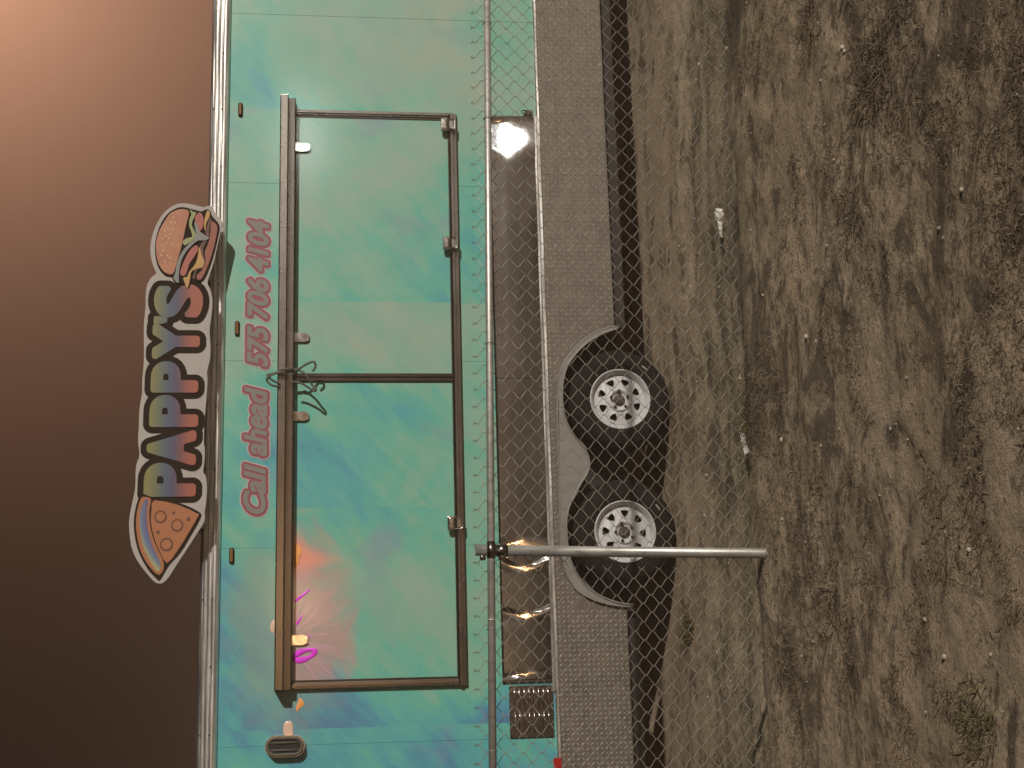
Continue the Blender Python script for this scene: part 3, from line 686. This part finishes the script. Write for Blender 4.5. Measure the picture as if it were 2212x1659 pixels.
def written(words, parent):
    for s, x0, x1, z0, z1 in words:
        E = fit(text_edges(s, .28), x0+.012, x1-.012, z0+.018, z1-.014); F = sdf(E, x0-.03, x1+.03, z0-.03, z1+.03, .0032)
        w_ = iso('lettering', F, .030, -.0022, .002, MAT['lwhite'], parent)
        r_ = iso('red_border', F, .0215, -.0042, .0018, MAT['lred'], w_); g_ = iso('letter_face', F, .0065, -.0060, .0016, MAT['lgrey'], w_)
written([('Call', 1.199, 1.535, 2.668, 2.830), ('ahead', 1.572, 2.040, 2.664, 2.832), ('575', 2.161, 2.452, 2.664, 2.820), ('706', 2.484, 2.775, 2.666, 2.824), ('4104', 2.812, 3.184, 2.668, 2.826)], T)

# ------------------------------------------------------------------ roof sign (bolted to the roof edge)
SY = -.18; KS = (8.92+SY)/(8.92-.06)       # stands on brackets 14 cm in front of the roof trim
OUT = lambda P: [(x*KS, 2.2+(z-2.2)*KS) for x, z in P]
BOARD, BURGER_BLACK, BUN_TOP, LETTUCE, LETTUCE_LOW, TOMATO, TOMATO_LOW, CHEESE, CHEESE_LOW, PATTY, BUN_LOW, PIZZA_BLACK, CRUST, CRUST_MID, SLICE, PEPPERONI, SEEDS = map(OUT, (BOARD, BURGER_BLACK, BUN_TOP, LETTUCE, LETTUCE_LOW, TOMATO, TOMATO_LOW, CHEESE, CHEESE_LOW, PATTY, BUN_LOW, PIZZA_BLACK, CRUST, CRUST_MID, SLICE, PEPPERONI, SEEDS))
board = prism('roof_sign', smooth_loop(BOARD, 3), SY, SY+.022, MAT['signwhite'], T)
board['label'] = 'cut-out roof sign with pizza slice, rainbow letters and burger'
for x in (1.1, 1.9, 2.7): box('sign_bracket', x, x+.04, SY+.023, .06, 3.05, 3.20, MAT['frame'], board).location = (0, 0, 0)
letters = [('P', 1.313, 1.530, 3.112, 3.434), ('A', 1.513, 1.738, 3.116, 3.423), ('P', 1.759, 1.968, 3.107, 3.413), ('P', 1.983, 2.190, 3.112, 3.411), ('Y', 2.204, 2.440, 3.108, 3.409), ("'", 2.436, 2.490, 3.318, 3.404), ('S', 2.480, 2.706, 3.094, 3.406)]
for k, (s, x0, x1, z0, z1) in enumerate(letters):
    (x0, z0), (x1, z1) = OUT([(x0, z0), (x1, z1)])
    g = .022 if s != "'" else .010
    E = fit(text_edges(s, 0), x0+g, x1-g, z0+g, z1-g); F = sdf(E, x0-.06, x1+.06, z0-.06, z1+.06, .0042)
    iso('letter_outline', F, g+.038, SY-.0020-.0004*k, .0015, MAT['signblack'], board)
    iso('letter', F, g, SY-.0075-.0002*k, .0030, MAT['letters'], board)
def print_(name, P, y, mat, k=4, th=.0012): prism(name, smooth_loop(P, k) if k else P, y, y+th, MAT[mat], board)
print_('burger_outline', BURGER_BLACK, SY-.0105, 'signblack', th=.008)
print_('bottom_bun', BUN_LOW, SY-.0125, 'bunlow'); print_('patty', PATTY, SY-.0140, 'patty')
print_('cheese', CHEESE, SY-.0156, 'cheese'); print_('cheese', CHEESE_LOW, SY-.0156, 'cheese')
print_('tomato', TOMATO, SY-.0172, 'tomato'); print_('tomato', TOMATO_LOW, SY-.0172, 'tomato')
print_('lettuce', LETTUCE_LOW, SY-.0188, 'lettuce2'); print_('lettuce', LETTUCE, SY-.0204, 'lettuce')
print_('top_bun', BUN_TOP, SY-.0150, 'bun')
for i, (x, z) in enumerate(SEEDS):
    a = random.uniform(.2, 1.2); print_('sesame_seed', [(x+.008*math.cos(t)*math.cos(a)-.0042*math.sin(t)*math.sin(a), z+.008*math.cos(t)*math.sin(a)+.0042*math.sin(t)*math.cos(a)) for t in np.linspace(0, 2*math.pi, 9)[:-1]], SY-.0166, 'seed', 0)
print_('pizza_outline', PIZZA_BLACK, SY-.0105, 'signblack', 3, .008)
print_('crust_border', CRUST, SY-.0120, 'slice', 3); print_('crust', CRUST_MID, SY-.0135, 'crust', 3); print_('cheese_slice', SLICE, SY-.0120, 'slice', 2)
for i, (x, z) in enumerate(PEPPERONI):
    rr = (.040, .040, .042, .010, .013, .012)[i]; C = lambda r_: [(x+r_*math.cos(t), z+r_*.96*math.sin(t)) for t in np.linspace(0, 2*math.pi, 29)[:-1]]
    print_('pepperoni', C(rr), SY-.0134, 'ring', 0)
    if i < 3: print_('pepperoni_middle', C(rr*.72), SY-.0148, 'slice', 0)

# ------------------------------------------------------------------ chain link fence
FY = -2.95
rail_z = lambda x: 1.5745-.0165*x
Fn = root('chain_link_fence', (.615, FY, .34), 'galvanised chain link fence with one post between the ground and the trailer', 'fence')
Pw = .0765; hw = Pw/2
def wire_mesh(flip):
    bm = bmesh.new(); P = []; n = 33
    for i in range(n):
        s = (1 if (i+flip) % 2 else -1)
        x = s*(hw/2+.0022); y = .0035*(1 if (i+flip) % 2 else -1); z = -i*hw
        P += [(x, y-.001, z+.0035), (x, y+.001, z-.0035)]
    P = [(P[0][0]*.55, P[0][1], P[0][2]+.005), (P[0][0]*.9, P[0][1], P[0][2]+.012)]+P      # knuckled end
    add_tube(bm, P, .00145, 5); bmesh.ops.recalc_face_normals(bm, faces=bm.faces)
    me = bpy.data.meshes.new('wire'); bm.to_mesh(me); bm.free(); me.materials.append(MAT['wire']); return me
WM = [wire_mesh(0), wire_mesh(1)]
nw = int(5.4/hw)
for k in range(nw):
    x = -1.15+k*hw
    o = put('wire', WM[k % 2], (x, FY+.034+.004*math.sin(x*3), rail_z(x)+.053+.002*math.sin(k*1.7)), Fn)
    o.rotation_euler = (.006*math.sin(x*2.1), .004*math.sin(k*.9), 0)
tube('top_rail', [(-1.6, FY-.040, rail_z(-1.6)), (4.6, FY-.040, rail_z(4.6))], .0165, MAT['galv'], Fn, 20)
for x in (.34, 2.62): tube('rail_sleeve', [(x-.003, FY-.040, rail_z(x)), (x+.003, FY-.040, rail_z(x))], .0175, MAT['galv'], Fn, 20)
# post: open pipe, leaning a little
PX0, PX1, PZ0, PZ1 = .604, .6395, .20, 1.628
bm = bmesh.new(); nseg = 24; R0, R1 = .0230, .0205; rings = []
for z, r_ in ((PZ0, R0), (PZ1, R0), (PZ1, R1), (PZ1-.15, R1)):
    x = PX0+(PX1-PX0)*(z-PZ0)/(PZ1-PZ0); rings.append([bm.verts.new((x+r_*math.cos(2*math.pi*k/nseg), FY+r_*math.sin(2*math.pi*k/nseg), z)) for k in range(nseg)])
for a, b in zip(rings, rings[1:]):
    for k in range(nseg): bm.faces.new((a[k], a[(k+1) % nseg], b[(k+1) % nseg], b[k]))
bm_obj('post', bm, MAT['galv'], Fn, True)
px = lambda z: PX0+(PX1-PX0)*(z-PZ0)/(PZ1-PZ0)
rz = rail_z(.635)
bm = bmesh.new()
add_tube(bm, [(px(rz-.075), FY, rz-.075), (px(rz-.028), FY, rz-.028)], .0275, 20)
add_tube(bm, [(.60, FY-.040, rz), (.672, FY-.040, rz)], .0185, 20)
add_tube(bm, [(px(rz)-.008, FY-.062, rz-.03), (px(rz)-.008, FY-.03, rz-.046)], .008, 8)
add_box(bm, px(rz)-.045, px(rz)-.020, FY-.028, FY+.004, rz-.066, rz-.035, .004); add_box(bm, px(rz)-.043, px(rz)-.020, FY-.026, FY+.004, rz+.022, rz+.046, .006)
bm_obj('rail_clamp', bm, MAT['frame'], Fn, True)
def tie(x, z, r_, axis):
    P = []
    for k in range(15):
        a = 2*math.pi*k/14*1.1
        if axis == 'z': P.append((x+r_*math.cos(a), FY+r_*math.sin(a)+.006, z+.004*k/14))
        else: P.append((x+.004*k/14, FY-.036+r_*math.cos(a), z+r_*math.sin(a)))
    P += [(P[-1][0]+.004, P[-1][1]-.004, P[-1][2]-.02), (P[-1][0]-.004, P[-1][1]-.004, P[-1][2]-.034)]
    tube('tie_wire', P, .0016, MAT['wire'], Fn, 5)
for z in (rz-.11, 1.05, .62): tie(px(z), z, .0275, 'z')
for x in (-.2, .30, 1.55, 2.62, 3.1): tie(x, rail_z(x), .021, 'x')
# ------------------------------------------------------------------ litter, stones, weeds
def paper(label, x, y, s, rot, seed, shape):
    rg = np.random.default_rng(seed); z = gz(x, y); V = []; Fc = []; n = 14; mth = 9
    for i in range(n+1):
        t = i/n; wdt = s*np.interp(t, [p[0] for p in shape], [p[1] for p in shape]); ctr = .25*s*math.sin(t*4+seed)
        for j in range(mth+1):
            u = j/mth*2-1
            V.append((t*s*2.2-s*1.1, ctr*.6+u*wdt, .012+.35*wdt*(1-u*u)+rg.normal(0, .03*s)+.10*s*math.sin(3.1*u+7*t+seed)))
    c_, s_ = math.cos(rot), math.sin(rot)
    V = [(x+a*c_-b*s_, y+a*s_+b*c_, z+.022+max(.0, c)) for a, b, c in V]
    for i in range(n):
        for j in range(mth): k = i*(mth+1)+j; Fc.append((k, k+mth+1, k+mth+2, k+1))
    o = pyd('crumpled_paper', V, Fc, MAT['paper']); o['label'] = label; o['category'] = 'litter'; o['group'] = 'crumpled papers on the bank'
    md = o.modifiers.new('s', 'SOLIDIFY'); md.thickness = .002
    o.location = (0, 0, 0); return o
paper('crumpled white paper with a long twisted tail in the dark hollow behind the fence', 2.47, -2.04, .075, R(8), 3, [(0, .08), (.35, .12), (.5, .12), (.62, .6), (.85, .75), (1, .35)])
paper('crumpled white paper folded at a right angle beside the yellow-green tuft', 1.225, -2.24, .062, R(35), 8, [(0, .5), (.4, .55), (.6, .3), (1, .35)])
# stones: pale chips scattered over the soil
base = bmesh.new(); bmesh.ops.create_icosphere(base, subdivisions=1, radius=1); bv = np.array([v.co[:] for v in base.verts]); bf = [[v.index for v in f.verts] for f in base.faces]; base.free()
V = []; Fc = []; n = 380
sx = rng.uniform(-.9, 4.6, n); sy = rng.uniform(-6.2, -.3, n); ss = np.clip(rng.lognormal(-5.3, .45, n), .0025, .012); sz = ground_z(sx, sy)
for x, y, z, s in zip(sx, sy, sz, ss):
    b = len(V); p = bv*(s*rng.uniform(.7, 1.3, 3))*rng.uniform(.8, 1.2, (len(bv), 1))
    p[:, 2] *= .7; V += (p+[x, y, z+s*.25]).tolist(); Fc += [[b+i for i in f] for f in bf]
o = pyd('gravel', V, Fc, MAT['pebble']); o['kind'] = 'stuff'; o['label'] = 'pale stone chips scattered over the sandy soil'; o['category'] = 'gravel'
def blades(n, fpos, lmin, lmax, w, lift, segs=3):
    V = []; Fc = []
    P = fpos(n); L_ = rng.uniform(lmin, lmax, n); A = rng.uniform(0, 2*math.pi, n); E_ = rng.uniform(*lift, n)
    Z = ground_z(P[:, 0], P[:, 1])
    for i in range(n):
        d = np.array([math.cos(A[i])*math.cos(E_[i]), math.sin(A[i])*math.cos(E_[i]), math.sin(E_[i])]); s = np.array([-math.sin(A[i]), math.cos(A[i]), rng.normal(0, .6)]); s /= np.linalg.norm(s)
        p = np.array([P[i, 0], P[i, 1], Z[i]+.002]); b = len(V); droop = rng.uniform(.2, 1.1); side = rng.normal(0, .35)
        for k in range(segs+1):
            t = k/segs; q = p+d*L_[i]*t+np.array([-math.sin(A[i]), math.cos(A[i]), 0])*side*L_[i]*t*t; q[2] -= droop*L_[i]*t*t*math.sin(E_[i])*.8
            ww = w*(1-t*.75)/2; V += [tuple(q-s*ww), tuple(q+s*ww)]
        for k in range(segs): Fc.append((b+2*k, b+2*k+1, b+2*k+3, b+2*k+2))
    return V, Fc
def litter_pos(n):
    out = []
    while len(out) < n:
        x = rng.uniform(-1, 4.4, 4*n); y = rng.uniform(-6.3, -.2, 4*n); d = .55*fbm(x*1.7, y*2.2, 61, 4, .6)+.45*fbm(x*5.5, y*5.5, 77, 3, .6)
        ok = rng.random(4*n) < np.clip((d-.49)*14, .012, 1)*np.where(y > -2.7, .6, 1); out += list(zip(x[ok], y[ok]))
    return np.array(out[:n])
V, Fc = blades(64000, litter_pos, .008, .045, .0030, (.05, 1.0), 2)
o = pyd('dead_grass', V, Fc, MAT['straw']); o['kind'] = 'stuff'; o['label'] = 'mats of dead grass and straw lying over the sandy soil'; o['category'] = 'dead grass'
def tuft(name, label, x, y, r_, n, lmin, lmax, mat, lift=(.35, 1.3), w=.0045, group=None):
    def f(k): return np.stack([x+np.clip(rng.normal(0, r_, k), -1.5*r_, 1.5*r_), y+np.clip(rng.normal(0, r_, k), -1.5*r_, 1.5*r_)], 1)
    V, Fc = blades(n, f, lmin, lmax, w, lift, 4); o = pyd(name, V, Fc, MAT[mat]); o['label'] = label; o['category'] = 'weed'
    if group: o['group'] = group
tuft('weed_tuft', 'yellow-green grass tuft beside the folded white paper', 1.38, -2.40, .085, 520, .09, .20, 'weed')
tuft('weed_tuft', 'broad olive green weed clump on open soil, farthest out from the fence', -.09, -4.98, .075, 200, .03, .08, 'weed')
tuft('weed_tuft', 'small leafy green weed under the trailer skirt behind the rear wheel', .42, -.12, .06, 160, .05, .12, 'weed', w=.008)
for x, y, r_, n_, lab in ((2.62, -3.95, .09, 170, 'spiky dead grass tuft on open soil across the fence from the long-tailed paper'), (2.15, -4.55, .10, 330, 'widest matted dead tuft on the open soil'), (3.0, -4.6, .10, 170, 'loose dead tuft on open soil out beyond the spiky one'), (1.75, -4.25, .07, 90, 'thin dead tuft on open soil out from the folded paper'), (.35, -3.7, .09, 170, 'dead tuft on open soil a step out from the fence post'), (.15, -3.15, .08, 150, 'dead tuft at the foot of the fence beside its post')):
    tuft('dead_tuft', lab, x, y, r_, n_, .06, .16, 'straw', (.1, .9), .004, 'dead tufts in front of the fence')

# ------------------------------------------------------------------ street lamps behind the photographer, seen as glints in the polished counter panel
def emis(name, c, st):
    q = M(name); q.set(Base_Color=(.1, .1, .1), Emission_Color=c, Emission_Strength=st); return q.m
def street_lamp(label, x, y, zh, c, st, w):
    z0 = gz(x, y); r_ = root('street_lamp', (x, y, z0), label, 'street lamp')
    tube('pole', [(x, y-.5, z0-.2), (x, y-.5, zh*.6), (x, y-.5, zh+.25), (x, y-.4, zh+.4), (x, y-.25, zh+.45)], [.09, .075, .06, .05, .045], MAT['galv'], r_, 12)
    hd = box('lamp_head', x-w/2-.06, x+w/2+.06, y-.30, y+.10, zh-.25, zh+.66, MAT['galv'], r_, .03)
    bm = bmesh.new(); add_box(bm, x-w/2, x+w/2, y+.101, y+.16, zh-.20, zh+.60, .025); bm_obj('lens', bm, emis('lamp_lens', c, st), r_)
street_lamp('orange lamp on a grey pole, mirrored as warm arcs in the steel counter panel', 4.2, -50, 3.7, (1, .58, .26), 200, 1.0)
street_lamp('white lamp on a grey pole, mirrored as a round glare in the steel counter panel', 22.9, -45, 3.5, (1, .98, .94), 90, 3.0)

# ------------------------------------------------------------------ haze volume added to lift the blacks like a lens veil
bm = bmesh.new(); add_box(bm, -228, 228, -232, 230, -2.5, 4.6)
hz = bm_obj('added_haze', bm, None); hz['kind'] = 'stuff'; hz['label'] = 'thin warm haze added in place of a lens veil'
hm = bpy.data.materials.new('added_haze'); hm.use_nodes = True; hn = hm.node_tree
for n_ in list(hn.nodes):
    if n_.type == 'BSDF_PRINCIPLED': hn.nodes.remove(n_)
pv = hn.nodes.new('ShaderNodeVolumePrincipled'); pv.inputs['Color'].default_value = (1, .72, .54, 1); pv.inputs['Density'].default_value = .0062
hn.links.new(pv.outputs[0], hn.nodes['Material Output'].inputs['Volume']); hz.data.materials.append(hm)
